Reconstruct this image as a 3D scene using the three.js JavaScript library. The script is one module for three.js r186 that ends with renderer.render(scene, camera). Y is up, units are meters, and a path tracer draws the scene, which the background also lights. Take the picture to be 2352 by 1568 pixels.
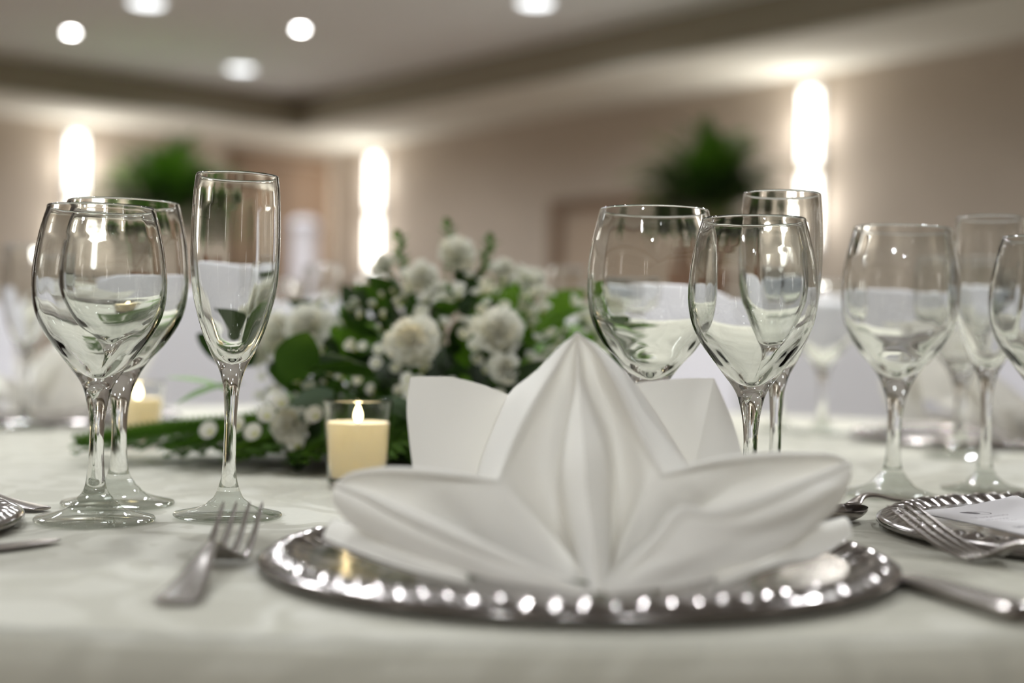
import * as THREE from 'three';
import { mergeGeometries } from 'three/addons/utils/BufferGeometryUtils.js';
import { RoundedBoxGeometry } from 'three/addons/geometries/RoundedBoxGeometry.js';
import { RectAreaLightUniformsLib } from 'three/addons/lights/RectAreaLightUniformsLib.js';

// ---------------------------------------------------------------- camera, exposure
const scene = new THREE.Scene();
scene.background = new THREE.Color(0x000000);
const TABLE = 0.76;                              // height of the table top, metres
const camera = new THREE.PerspectiveCamera(26.99, 2352 / 1568, 0.05, 60);
camera.filmGauge = 36;                           // a 50 mm lens on full frame
camera.position.set(0, TABLE + 0.115, 0);
camera.rotation.set(-0.00245, 0, 0.014);
camera.focus = 0.885;
camera.userData.fStop = 3.0;
const renderer = new THREE.WebGLRenderer({ antialias: true });
renderer.toneMapping = THREE.LinearToneMapping;
renderer.toneMappingExposure = 1.0;
renderer.shadowMap.enabled = true;
RectAreaLightUniformsLib.init();

// light levels of the room's fittings (candela, and the glow the eye sees)
const LAMP = {
  can: 8.6, canGlow: 3.4,                        // wide recessed downlights
  spot: 16.0, spotGlow: 60,                       // small bright halogen spots
  sconce: 0.75, sconceGlow: 5.5,                  // each lobe of a wall light
  candle: 0.022, candleGlow: 16,
};
const COOL = new THREE.Color().setRGB(0.93, 0.97, 1.0), NEUTRAL = new THREE.Color().setRGB(1.0, 0.975, 0.92), FLAME = new THREE.Color().setRGB(1.0, 0.78, 0.45);

// ---------------------------------------------------------------- helpers
let seed = 12345;
const rnd = () => { seed = (seed + 0x6d2b79f5) | 0; let t = Math.imul(seed ^ (seed >>> 15), 1 | seed); t = (t + Math.imul(t ^ (t >>> 7), 61 | t)) ^ t; return ((t ^ (t >>> 14)) >>> 0) / 4294967296; };
const rr = (a, b) => a + (b - a) * rnd();
const V = (x, y, z) => new THREE.Vector3(x, y, z);
const taken = {};
function numbered(name) { const n = taken[name] ?? 0; taken[name] = n + 1; return n ? name + '_' + String(n).padStart(3, '0') : name; }
function mesh(name, geometry, material, parent) {
  const m = new THREE.Mesh(geometry, material);
  m.name = parent ? name : numbered(name);
  m.castShadow = m.receiveShadow = true;
  (parent ?? scene).add(m);
  return m;
}
function thing(name, label, category, position = [0, 0, 0], turn = 0, group) {
  const g = new THREE.Group();
  g.name = numbered(name);
  g.position.set(...position);
  g.rotation.y = turn;
  tag(g, label, category, group);
  scene.add(g);
  return g;
}
function tag(o, label, category, group) { o.userData.label = label; if (category) o.userData.category = category; if (group) o.userData.group = group; return o; }
function copy(o, position, turn, label, group) {
  const c = o.clone();
  c.name = numbered(o.name.replace(/_\d{3}$/, ''));
  c.userData = { ...o.userData };
  c.position.set(...position);
  c.rotation.set(0, turn, 0);
  tag(c, label, null, group ?? o.userData.group);
  scene.add(c);
  return c;
}
function structure(name, geometry, material, place) {
  const m = mesh(name, geometry, material);
  m.userData.kind = 'structure';
  if (place) place(m);
  return m;
}
function box(w, h, d, x = 0, y = 0, z = 0) { return new THREE.BoxGeometry(w, h, d).translate(x, y, z); }
function rbox(w, h, d, r, x = 0, y = 0, z = 0, s = 2) { return new RoundedBoxGeometry(w, h, d, s, r).translate(x, y, z); }
const plain = (g) => { const n = g.index ? g.toNonIndexed() : g; for (const k of Object.keys(n.attributes)) if (!['position', 'normal', 'uv'].includes(k)) n.deleteAttribute(k); return n; };
const merge = (list) => mergeGeometries(list.map(plain));
function curve(points, n, tension = 0.5) { return new THREE.CatmullRomCurve3(points.map((p) => p.isVector3 ? p : V(...p)), false, 'centripetal', tension).getPoints(n); }

// value noise on a torus of period n cells, for textures that repeat
function noiseGrid(n) { const g = new Float32Array(n * n).map(rnd); return (x, y) => { const ix = Math.floor(x), iy = Math.floor(y), fx = x - ix, fy = y - iy, s = fx * fx * (3 - 2 * fx), t = fy * fy * (3 - 2 * fy), q = (a, b) => g[(((b % n) + n) % n) * n + (((a % n) + n) % n)]; return (q(ix, iy) * (1 - s) + q(ix + 1, iy) * s) * (1 - t) + (q(ix, iy + 1) * (1 - s) + q(ix + 1, iy + 1) * s) * t; }; }
function texture(size, fill, colour) {
  const data = new Uint8Array(size * size * 4);
  for (let y = 0; y < size; y++) for (let x = 0; x < size; x++) { const c = fill(x / size, y / size), i = (y * size + x) * 4; data[i] = c[0]; data[i + 1] = c[1]; data[i + 2] = c[2]; data[i + 3] = 255; }
  const t = new THREE.DataTexture(data, size, size);
  t.magFilter = THREE.LinearFilter; t.minFilter = THREE.LinearMipmapLinearFilter; t.wrapS = t.wrapT = THREE.RepeatWrapping; t.generateMipmaps = true;
  if (colour) t.colorSpace = THREE.SRGBColorSpace;
  t.needsUpdate = true;
  return t;
}
const rep = (t, u, v = u) => { const c = t.clone(); c.repeat.set(u, v); c.needsUpdate = true; return c; };

// ---------------------------------------------------------------- materials
const nA = noiseGrid(8), nB = noiseGrid(16), nC = noiseGrid(64), nD = noiseGrid(128);
const fbm = (u, v) => nA(u * 8, v * 8) * 0.5 + nB(u * 16, v * 16) * 0.3 + nC(u * 64, v * 64) * 0.2;
// woven scrolls of a damask cloth, 0 ground to 1 figure, repeating every 40 cm
function damask(u, v) {
  const wu = u + 0.05 * (nB(u * 16, v * 16) - 0.5), wv = v + 0.05 * (nB(u * 16 + 5.3, v * 16 + 2.7) - 0.5);
  const s = Math.sin(Math.PI * 2 * (2 * wu + 0.35 * Math.sin(Math.PI * 4 * wv))) + Math.sin(Math.PI * 2 * (2 * wv + 0.4 * Math.sin(Math.PI * 4 * wu + 1)));
  const leaf = Math.sin(s * 3.2 + 5 * fbm(wu, wv));
  return THREE.MathUtils.smoothstep(leaf, -0.15, 0.25);
}
const damaskGrid = new Float32Array(1024 * 1024);
for (let y = 0; y < 1024; y++) for (let x = 0; x < 1024; x++) damaskGrid[y * 1024 + x] = damask(x / 1024, y / 1024);
const dm = (u, v) => damaskGrid[Math.min(1023, v * 1024 | 0) * 1024 + Math.min(1023, u * 1024 | 0)];
const clothColour = texture(1024, (u, v) => { const k = 0.955 + 0.032 * dm(u, v) + 0.02 * (nD(u * 128, v * 128) - 0.5); return [197 * k, 194 * k, 178 * k]; }, true);
const clothRough = texture(1024, (u, v) => { const k = 205 - 75 * dm(u, v); return [k, k, k]; });
const clothBump = texture(1024, (u, v) => { const k = 120 + 60 * dm(u, v) + 50 * (nD(u * 128, v * 128) - 0.5); return [k, k, k]; });
const wallTex = texture(512, (u, v) => { const k = 0.96 + 0.05 * (fbm(u, v) - 0.5) + 0.03 * (nD(u * 128, v * 128) - 0.5); return [194 * k, 181 * k, 166 * k]; }, true);
const plasterTex = texture(512, (u, v) => { const k = 0.97 + 0.04 * (fbm(u, v) - 0.5); return [226 * k, 223 * k, 212 * k]; }, true);
const carpetTex = texture(512, (u, v) => { const k = 0.8 + 0.3 * (nD(u * 128, v * 128) - 0.5) + 0.3 * (fbm(u, v) - 0.5); return [120 * k, 96 * k, 78 * k]; }, true);
const woodTex = texture(512, (u, v) => { const g = 0.8 + 0.25 * nC(u * 64, v * 8) + 0.15 * nB(u * 16, v * 4); return [122 * g, 98 * g, 76 * g]; }, true);
const linenBump = texture(256, (u, v) => { const k = 128 + 50 * Math.sin(u * Math.PI * 2 * 64) * Math.sin(v * Math.PI * 2 * 64) + 40 * (nC(u * 64, v * 64) - 0.5); return [k, k, k]; });
const scuff = texture(512, (u, v) => { const k = 40 + 60 * fbm(u, v) + 40 * (nC(u * 64, v * 64) - 0.5); return [k, k, k]; });

const std = (o) => new THREE.MeshStandardMaterial(o), phys = (o) => new THREE.MeshPhysicalMaterial(o), lin = (r, g, b) => new THREE.Color().setRGB(r, g, b);
const M = {
  cloth: phys({ map: rep(clothColour, 2.5), roughnessMap: rep(clothRough, 2.5), bumpMap: rep(clothBump, 2.5), bumpScale: 0.00025, roughness: 1, sheen: 0.25, sheenColor: lin(1, 1, 1), sheenRoughness: 0.5 }),
  napkin: phys({ color: lin(0.97, 0.945, 0.875), roughness: 1, bumpMap: rep(linenBump, 12), bumpScale: 0.00008, sheen: 0.2, sheenColor: lin(1, 1, 1), transmission: 0.2, thickness: 0, side: THREE.DoubleSide }),
  chairCover: std({ color: lin(0.74, 0.73, 0.76), roughness: 0.8 }),
  silver: std({ color: lin(0.3, 0.277, 0.267), metalness: 1, roughness: 0.6, roughnessMap: rep(scuff, 3) }),
  steel: std({ color: lin(0.36, 0.33, 0.31), metalness: 1, roughness: 0.24 }),
  glass: phys({ color: lin(0.985, 0.995, 0.985), roughness: 0, transmission: 1, thickness: 0.004, ior: 1.5 }),
  footGlass: phys({ color: lin(0.81, 0.825, 0.805), roughness: 0, transmission: 1, thickness: 0, ior: 1.5 }),
  card: std({ color: lin(0.78, 0.76, 0.76), roughness: 0.6 }),
  ink: std({ color: lin(0.05, 0.035, 0.05), roughness: 0.6 }),
  paleInk: std({ color: lin(0.42, 0.36, 0.36), roughness: 0.7 }),
  wax: phys({ color: lin(0.93, 0.88, 0.72), roughness: 1, transmission: 0.45, thickness: 0 }),
  wick: std({ color: lin(0.03, 0.02, 0.015), roughness: 1 }),
  flame: std({ color: lin(0, 0, 0), emissive: lin(1, 0.78, 0.42), emissiveIntensity: LAMP.candleGlow }),
  wall: std({ map: wallTex, roughness: 0.9 }),
  plaster: std({ map: plasterTex, roughness: 0.95 }),
  ceiling: std({ color: lin(0.78, 0.79, 0.81), roughness: 0.95 }),
  step: std({ color: lin(0.30, 0.265, 0.20), roughness: 0.9 }),
  carpet: std({ map: carpetTex, roughness: 1 }),
  wood: std({ map: woodTex, roughness: 0.6 }),
  brass: std({ color: lin(0.55, 0.47, 0.33), metalness: 1, roughness: 0.35 }),
  whiteMetal: std({ color: lin(0.8, 0.8, 0.8), roughness: 0.4 }),
  shade: std({ color: lin(0.8, 0.8, 0.78), roughness: 0.6, emissive: NEUTRAL, emissiveIntensity: LAMP.sconceGlow }),
  canGlow: std({ color: lin(0.7, 0.7, 0.7), roughness: 0.6, emissive: COOL, emissiveIntensity: LAMP.canGlow }),
  spotGlow: std({ color: lin(0.7, 0.7, 0.7), roughness: 0.6, emissive: lin(1, 0.99, 0.96), emissiveIntensity: LAMP.spotGlow }),
  terracotta: std({ color: lin(0.29, 0.16, 0.1), roughness: 0.75 }),
  plinth: std({ color: lin(0.64, 0.62, 0.66), roughness: 0.6 }),
  soil: std({ color: lin(0.02, 0.03, 0.012), roughness: 1 }),
  petal: phys({ color: lin(0.93, 0.92, 0.84), roughness: 0.75, transmission: 0.3, thickness: 0, side: THREE.DoubleSide }),
  petalWarm: phys({ color: lin(0.9, 0.87, 0.73), roughness: 0.75, transmission: 0.3, thickness: 0, side: THREE.DoubleSide }),
  blossomHeart: std({ color: lin(0.55, 0.56, 0.18), roughness: 0.8 }),
  stem: std({ color: lin(0.09, 0.16, 0.035), roughness: 0.7 }),
};
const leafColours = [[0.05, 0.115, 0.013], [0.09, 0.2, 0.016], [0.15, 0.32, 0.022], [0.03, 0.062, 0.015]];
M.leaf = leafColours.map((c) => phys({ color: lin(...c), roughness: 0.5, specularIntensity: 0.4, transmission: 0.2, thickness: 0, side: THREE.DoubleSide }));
M.greyLeaf = phys({ color: lin(0.14, 0.2, 0.13), roughness: 0.55, transmission: 0.15, thickness: 0, side: THREE.DoubleSide });
M.fern = [[0.055, 0.13, 0.012], [0.085, 0.18, 0.015]].map((c) => phys({ color: lin(...c), roughness: 0.8, specularIntensity: 0.2, transmission: 0.3, thickness: 0, side: THREE.DoubleSide }));

// ---------------------------------------------------------------- the room: a rectangle seen into one corner
const ROOM = { x: -1.51, z: -12, turn: -THREE.MathUtils.degToRad(49.6), u: 16.5, v: 11.5, wall: 2.42, top: 2.66, soffit: 0.9 };
const inRoom = (m) => { m.position.set(ROOM.x, 0, ROOM.z); m.rotation.y = ROOM.turn; };
const roomPoint = (u, y, v) => V(u, y, v).applyAxisAngle(V(0, 1, 0), ROOM.turn).add(V(ROOM.x, 0, ROOM.z));
function metric(g, s) {                          // box uv in metres by face direction
  const p = g.attributes.position, n = g.attributes.normal, uv = g.attributes.uv;
  for (let i = 0; i < p.count; i++) { const ax = Math.abs(n.getX(i)), ay = Math.abs(n.getY(i)); uv.setXY(i, (ax > 0.5 ? p.getZ(i) : p.getX(i)) / s, (ay > 0.5 ? p.getZ(i) : p.getY(i)) / s); }
  return g;
}
const { u: RU, v: RV, soffit: SF } = ROOM;
structure('floor', metric(box(RU + 0.4, 0.2, RV + 0.4, RU / 2, -0.1, RV / 2), 1.5), M.carpet, inRoom);
structure('ceiling', metric(box(RU + 0.4, 0.2, RV + 0.4, RU / 2, ROOM.top + 0.1, RV / 2), 2), M.ceiling, inRoom);
structure('wall_right', metric(box(RU + 0.4, ROOM.top, 0.2, RU / 2, ROOM.top / 2, -0.1), 2), M.wall, inRoom);
structure('wall_left', metric(box(0.2, ROOM.top, RV, -0.1, ROOM.top / 2, RV / 2), 2), M.wall, inRoom);
structure('wall_back', metric(box(0.2, ROOM.top, RV, RU + 0.1, ROOM.top / 2, RV / 2), 2), M.wall, inRoom);
structure('wall_far', metric(box(RU + 0.4, ROOM.top, 0.2, RU / 2, ROOM.top / 2, RV + 0.1), 2), M.wall, inRoom);
const SH = ROOM.top - ROOM.wall;
[[RU, SF, RU / 2, SF / 2], [RU, SF, RU / 2, RV - SF / 2], [SF, RV - 2 * SF, SF / 2, RV / 2], [SF, RV - 2 * SF, RU - SF / 2, RV / 2]].forEach(([w, d, x, z], i) => structure('trim_' + (i + 1), metric(box(w, SH, d, x, ROOM.wall + SH / 2, z), 2), M.plaster, inRoom));
[[RU - 2 * SF, 0.012, RU / 2, SF + 0.006], [RU - 2 * SF, 0.012, RU / 2, RV - SF - 0.006], [0.012, RV - 2 * SF, SF + 0.006, RV / 2], [0.012, RV - 2 * SF, RU - SF - 0.006, RV / 2]].forEach(([w, d, x, z], i) => structure('trim_' + (i + 5), box(w, SH - 0.02, d, x, ROOM.wall + SH / 2 + 0.01, z), M.step, inRoom));
structure('baseboard_right', box(RU, 0.12, 0.02, RU / 2, 0.06, 0.01), M.wood, inRoom);
structure('baseboard_left', box(0.02, 0.12, RV - 0.04, 0.01, 0.06, RV / 2), M.wood, inRoom);
// a pair of brown doors on the left wall beside the corner, and a low panelled recess frame on the right wall
{
  const door = structure('door_1', merge([box(0.03, 2.36, 0.06, 0.015, 1.18, 0.1), box(0.03, 2.36, 0.06, 0.015, 1.18, 0.98), box(0.03, 0.06, 0.94, 0.015, 2.33, 0.54)]), M.wood, inRoom);
  for (const z of [0.335, 0.745]) { const leaf = mesh('door_leaf', rbox(0.03, 2.28, 0.4, 0.004, 0.02, 1.14, z), M.wood, door); mesh('handle', new THREE.CylinderGeometry(0.012, 0.012, 0.2, 12).translate(0.06, 1.05, z + (z < 0.5 ? 0.15 : -0.15)), M.brass, leaf); }
  const frame = structure('trim_9', merge([box(0.1, 1.75, 0.06, 2.82, 0.875, 0.03), box(0.1, 1.75, 0.06, 4.3, 0.875, 0.03), box(1.58, 0.08, 0.06, 3.56, 1.79, 0.03)]), M.wood, inRoom);
  mesh('panel', box(1.38, 1.75, 0.02, 3.56, 0.875, 0.01), std({ color: lin(0.42, 0.33, 0.25), roughness: 0.85 }), frame);
}

// ---------------------------------------------------------------- lamps
function lathe(points, seg = 48) {               // points [r, y] outline from the axis outward and round
  const n = points.length, pos = [], nor = [], uv = [], idx = [];
  const t = points.map((_, i) => { const a = points[Math.max(0, i - 1)], b = points[Math.min(n - 1, i + 1)], dr = b[0] - a[0], dy = b[1] - a[1], l = Math.hypot(dr, dy) || 1; return [dy / l, -dr / l]; });
  for (let i = 0; i < n; i++) for (let j = 0; j <= seg; j++) { const a = j / seg * Math.PI * 2, c = Math.cos(a), s = Math.sin(a); pos.push(points[i][0] * c, points[i][1], points[i][0] * s); nor.push(t[i][0] * c, t[i][1], t[i][0] * s); uv.push(j / seg, i / n); }
  for (let i = 0; i < n - 1; i++) for (let j = 0; j < seg; j++) { const a = i * (seg + 1) + j, b = a + seg + 1; if (points[i][0] > 1e-7) idx.push(a, b, a + 1); if (points[i + 1][0] > 1e-7) idx.push(b, b + 1, a + 1); }
  const g = new THREE.BufferGeometry();
  g.setAttribute('position', new THREE.Float32BufferAttribute(pos, 3)).setAttribute('normal', new THREE.Float32BufferAttribute(nor, 3)).setAttribute('uv', new THREE.Float32BufferAttribute(uv, 2)).setIndex(idx);
  return g;
}
function halfShade(h) {                          // a frosted half cylinder with softly rounded ends, flat side to the wall
  const s = new THREE.Shape();
  s.moveTo(-0.04, 0); s.absarc(0, 0, 0.04, Math.PI, 0, true); s.lineTo(-0.04, 0);
  return new THREE.ExtrudeGeometry(s, { depth: h - 0.03, bevelEnabled: true, bevelThickness: 0.015, bevelSize: 0.012, bevelSegments: 3, curveSegments: 20 }).translate(0, 0, -(h - 0.03) / 2).rotateX(-Math.PI / 2).rotateY(Math.PI);
}
const shadeGeo = halfShade(0.42);
function sconce(u, v, face, label) {             // face: turn in the room frame so that local +z points into the room
  const p = roomPoint(u, 1.87, v), t = thing('wall_sconce', label, 'wall light', [p.x, p.y, p.z], ROOM.turn + face, 'tall white wall lights');
  mesh('backplate', rbox(0.15, 0.96, 0.02, 0.006, 0, 0, 0.01), M.whiteMetal, t);
  for (const y of [0.24, -0.24]) {
    mesh('shade', shadeGeo.clone().translate(0, y, 0.022), M.shade, t);
    const l = new THREE.PointLight(NEUTRAL, LAMP.sconce);
    l.position.set(0, y, 0.045); l.castShadow = true; l.shadow.radius = 2; l.name = 'bulb'; t.add(l);
  }
  mesh('band', rbox(0.13, 0.055, 0.085, 0.006, 0, 0, 0.055), M.brass, t);
}
sconce(4.98, 0.001, 0, 'tall white wall light glowing behind the flute, right of the picture');
sconce(0.62, 0.001, 0, 'tall white wall light beside the brown doors, above the white flowers');
sconce(0.001, 2.28, Math.PI / 2, 'tall white wall light left of the leafy plant, above the wine glasses');
sconce(9.5, 0.001, 0, 'tall white wall light on the right wall, past the picture edge');
sconce(13.9, 0.001, 0, 'tall white wall light at the rear end of the right wall');
sconce(0.001, 6.7, Math.PI / 2, 'tall white wall light on the left wall, past the picture edge');
sconce(3.6, RV - 0.001, Math.PI, 'tall white wall light on the side wall, nearest the doors');
sconce(8.2, RV - 0.001, Math.PI, 'tall white wall light midway along the side wall');
sconce(12.8, RV - 0.001, Math.PI, 'tall white wall light on the side wall, farthest from the doors');
sconce(RU - 0.001, 3, -Math.PI / 2, 'tall white wall light on the rear wall, right half');
sconce(RU - 0.001, 8, -Math.PI / 2, 'tall white wall light on the rear wall, left half');

const canRing = lathe([[0.088, 0], [0.108, -0.006], [0.114, -0.004], [0.116, 0.0]], 40), canLens = lathe([[0, -0.0025], [0.07, -0.0025], [0.09, -0.001]].map(([r, y]) => [r, y]).reverse(), 40);
const spotRing = lathe([[0.026, 0], [0.04, -0.006], [0.044, -0.004], [0.046, 0]], 32), spotLens = lathe([[0.027, -0.002], [0.015, -0.006], [0, -0.007]], 32);
function downlight(small, x, z, label) {
  const t = thing(small ? 'ceiling_spotlight' : 'recessed_downlight', label, small ? 'spotlight' : 'downlight', [x, ROOM.top, z], 0, small ? 'small bright ceiling spots' : 'round recessed ceiling lights');
  mesh('trim_ring', small ? spotRing : canRing, M.whiteMetal, t);
  mesh('lens', small ? spotLens : canLens, small ? M.spotGlow : M.canGlow, t);
  const l = new THREE.SpotLight(small ? NEUTRAL : COOL, small ? LAMP.spot : LAMP.can, 0, small ? 1.0 : 1.42, small ? 0.6 : 0.35);
  l.position.set(0, -0.012, 0); l.target.position.set(0, -1, 0); l.castShadow = true; l.shadow.radius = small ? 1.5 : 4.5; l.name = 'lamp';
  t.add(l, l.target);
}
downlight(true, -1.259, -8.298, 'small dazzling ceiling spot, the one nearer the middle of the ceiling');
downlight(true, -2.654, -8.482, 'small dazzling ceiling spot at the far left of the ceiling');
downlight(false, -1.852, -9.583, 'round white recessed light, lowest in the picture of the ceiling lights');
downlight(false, -2.004, -7.709, 'round white recessed light cut by the top edge, left of the picture');
downlight(false, 0.1, -7.584, 'round white recessed light cut by the top edge, above the white flowers');
downlight(true, 0.62, -3.4, 'small ceiling spot over the far side of the foreground table');
downlight(true, -2.5, -3.8, 'small ceiling spot over the aisle at left');
downlight(false, -1.2, -2.1, 'round recessed ceiling light over the left side of the foreground table');
downlight(false, -0.4, -2.2, 'round recessed ceiling light straight above the foreground table');
downlight(false, 1.5, -2.3, 'round recessed ceiling light above and right of the foreground table');
downlight(false, -2.1, -2.6, 'round recessed ceiling light above and left of the foreground table');
downlight(false, -0.6, -4.6, 'round recessed ceiling light over the aisle behind the foreground table');
downlight(false, 1.7, -4.9, 'round recessed ceiling light over the guest table at right');
downlight(false, -2.4, -5.4, 'round recessed ceiling light over the guest table at left');
downlight(false, 0.7, 1.5, 'round recessed ceiling light behind and right of the viewer');
downlight(false, -1.3, 1.6, 'round recessed ceiling light behind and left of the viewer');
downlight(false, -0.3, 2.6, 'round recessed ceiling light farther behind the viewer');

// ---------------------------------------------------------------- the foreground table: a floor-length damask cloth on a round top
const TC = { x: -0.035, z: -1.44, r: 0.915 };
function clothGeometry(R, height, waves, phase, seg = 240) {
  const rows = [], pos = [], uv = [], idx = [];
  for (let i = 0; i <= 26; i++) rows.push([R * i / 26 * 0.985, 0, 0]);
  for (const a of [0.25, 0.5, 0.75, 1]) rows.push([R * 0.985 + 0.014 * Math.sin(a * Math.PI / 2), -0.014 * (1 - Math.cos(a * Math.PI / 2)), 0]);
  for (let i = 1; i <= 22; i++) rows.push([R * 0.985 + 0.014, -0.014 - (height - 0.018) * i / 22, i / 22]);
  let along = 0;
  rows.forEach(([r, y, k], i) => {
    if (i) along += Math.hypot(r - rows[i - 1][0], y - rows[i - 1][1]);
    for (let j = 0; j <= seg; j++) {
      const a = j / seg * Math.PI * 2, w = Math.sin(a * waves + phase) + 0.5 * Math.sin(a * (waves * 2 + 3) + 2 * phase), q = r + k * (0.03 + 0.045 * w * Math.min(1, k * 1.6));
      const lift = k ? 0 : 0.0004 * (Math.sin(r * 31 + 3 * a) * Math.cos(5 * a + r * 17));
      pos.push(q * Math.cos(a), y + (r < R * 0.9 ? lift : 0), q * Math.sin(a));
      if (k || i > 26) uv.push(a * R, along); else uv.push(r * Math.cos(a), r * Math.sin(a));
    }
  });
  for (let i = 0; i < rows.length - 1; i++) for (let j = 0; j < seg; j++) { const a = i * (seg + 1) + j, b = a + seg + 1; idx.push(a, a + 1, b, b, a + 1, b + 1); }
  const g = new THREE.BufferGeometry();
  g.setAttribute('position', new THREE.Float32BufferAttribute(pos, 3)).setAttribute('uv', new THREE.Float32BufferAttribute(uv, 2)).setIndex(idx);
  g.computeVertexNormals();
  return g;
}
{
  const c = mesh('tablecloth', clothGeometry(TC.r, TABLE - 0.004, 17, 0.6), M.cloth);
  c.position.set(TC.x, TABLE, TC.z);
  tag(c, 'white damask tablecloth on the foreground round table under the silver charger', 'tablecloth');
}

// ---------------------------------------------------------------- glasses: one solid of glass each, in three open parts that meet edge to edge
function stemware(outer, rim, inner) {            // millimetres, foot underside first
  const line = [];
  const add = (pts, n) => { const c = curve(pts.map(([r, y]) => [r, y, 0]), n).map((p) => [Math.max(0, p.x) / 1000, p.y / 1000]); if (line.length) c.shift(); line.push(...c); };
  add(outer.slice(0, 7), 22); add(outer.slice(6), 110); add([outer[outer.length - 1], ...rim, inner[0]], 12); add(inner, 80);
  line[0][0] = 0; line[line.length - 1][0] = 0;
  return line;
}
function glassParts(line, stemLow, stemHigh, seg = 144) {
  const a = line.findIndex(([r, y], i) => i > 26 && y > stemLow), b = line.findIndex(([r, y], i) => i > a && y > stemHigh);
  const full = lathe(line, seg), N = full.attributes.normal;
  for (let i = b; i < line.length; i++) for (let j = 0; j <= seg; j++) {     // the faint moulded waviness of pressed glass
    const t = j / seg * Math.PI * 2, inside = i > (b + line.length) / 2 ? 1.6 : 0, k = 0.013 * (Math.sin(9 * t + inside + 0.25 * Math.sin(i * 0.11)) + 0.7 * Math.sin(17 * t + 2.3 * inside + 1) + 0.4 * Math.sin(5 * t + i * 0.02)) * Math.min(1, line[i][0] / 0.02), q = i * (seg + 1) + j, x = N.getX(q) - Math.sin(t) * k, z = N.getZ(q) + Math.cos(t) * k, y = N.getY(q), l = Math.hypot(x, y, z);
    N.setXYZ(q, x / l, y / l, z / l);
  }
  const take = (i0, i1) => {
    const g = new THREE.BufferGeometry(), w = seg + 1;
    for (const [k, n] of [['position', 3], ['normal', 3], ['uv', 2]]) g.setAttribute(k, new THREE.Float32BufferAttribute(full.attributes[k].array.slice(i0 * w * n, (i1 + 1) * w * n), n));
    const idx = [];
    for (let i = 0; i < i1 - i0; i++) for (let j = 0; j < seg; j++) { const p = i * w + j, q = p + w; if (line[i0 + i][0] > 1e-7) idx.push(p, q, p + 1); if (line[i0 + i + 1][0] > 1e-7) idx.push(q, q + 1, p + 1); }
    g.setIndex(idx);
    return g;
  };
  return { foot: take(0, a), stem: take(a, b), bowl: take(b, line.length - 1) };
}
const wineLine = stemware(
  [[0, 2.2], [15, 1.8], [29, 0.7], [33.5, 0.1], [35.4, 0.5], [36, 1.7], [35.2, 2.9], [28, 4.5], [20, 6.8], [15.5, 9.2], [14.4, 10.6], [11.2, 13], [10.4, 14.6], [8, 17.5], [6.2, 22], [5.2, 30], [4.5, 42], [4.3, 52], [4.7, 61], [6.1, 71], [8.7, 81], [12, 87], [16.2, 92.5], [24.1, 103], [32, 114], [37.1, 125], [39.3, 135.5], [39.7, 146], [38.9, 157], [37.2, 168], [34.2, 181], [31.9, 188.6]],
  [[31.9, 189.8], [31.2, 190.6], [30.4, 189.8]],
  [[30.3, 188.6], [32.9, 181], [36, 168], [37.8, 157], [38.6, 146], [37.9, 135.5], [34.9, 125], [28.9, 114.8], [20.4, 105.6], [13.4, 98.8], [7.6, 93.6], [3.2, 90], [0, 89]]);
const gobletLine = stemware(
  [[0, 2.2], [15, 1.8], [30, 0.7], [34.5, 0.1], [36.4, 0.5], [37, 1.8], [36.2, 3], [28, 4.8], [20, 7.2], [15.6, 9.8], [14.5, 11.2], [11.4, 14], [10.6, 15.4], [8.3, 18.5], [6.6, 23], [5.6, 30], [5, 40], [4.9, 52], [5.4, 62], [7, 72], [9.5, 80], [13.5, 89], [20, 98], [27.5, 106], [34.5, 116], [40, 127.5], [42.6, 140], [43.2, 152], [42.9, 163], [41.5, 175.5], [39, 187.5], [36.2, 199.2]],
  [[36, 200.6], [35.2, 201.4], [34.5, 200.6]],
  [[34.6, 199.2], [37.8, 187.5], [40.3, 175.5], [41.7, 163], [42, 152], [41, 140], [37.8, 128], [31.4, 117.4], [23.4, 108.4], [15.8, 101], [8.6, 95], [3.6, 91.6], [0, 90.5]]);
const fluteLine = stemware(
  [[0, 2], [14, 1.6], [27, 0.6], [31.5, 0.1], [33.2, 0.5], [33.8, 1.6], [33, 2.7], [26, 4.2], [18, 6.2], [13.6, 8.2], [12.4, 9.6], [9.4, 12], [8.6, 13.4], [6.8, 17.5], [5, 24], [4.2, 32], [3.9, 46], [3.8, 60], [4.3, 71], [5.3, 82], [8.4, 93], [11.3, 98.5], [14.1, 103.8], [18.9, 115], [22.4, 126.5], [25.2, 137.5], [26.8, 149], [27.6, 161], [27.6, 182], [26.7, 203], [25.8, 212]],
  [[25.6, 213.6], [25, 214.4], [24.3, 213.6]],
  [[24.4, 212], [25.5, 203], [26.4, 182], [26.4, 161], [25.2, 149], [23, 137.5], [19.6, 126.5], [15.4, 115.6], [10.8, 106.4], [6.8, 101.2], [3, 98.4], [0, 97.4]]);
function glassKind(name, line, stemLow, stemHigh, category) {
  const p = glassParts(line, stemLow, stemHigh);
  return (x, z, label, group, lean = 0, base = TABLE, leanX = 0) => {
    const t = thing(name, label, category, [x, base + 0.0004, z], 0, group);
    t.rotation.set(leanX, 0, lean);
    for (const k of ['foot', 'stem', 'bowl']) mesh(k, p[k], k === 'foot' ? M.footGlass : M.glass, t);
    return t;
  };
}
const wine = glassKind('wine_glass', wineLine, 0.0165, 0.084, 'wine glass'), goblet = glassKind('water_goblet', gobletLine, 0.0175, 0.083, 'goblet'), flute = glassKind('champagne_flute', fluteLine, 0.0155, 0.084, 'champagne flute');
wine(-0.2515, -0.862, 'clear wine glass standing foremost at the left, a goblet right behind it', undefined, -0.010);
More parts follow.
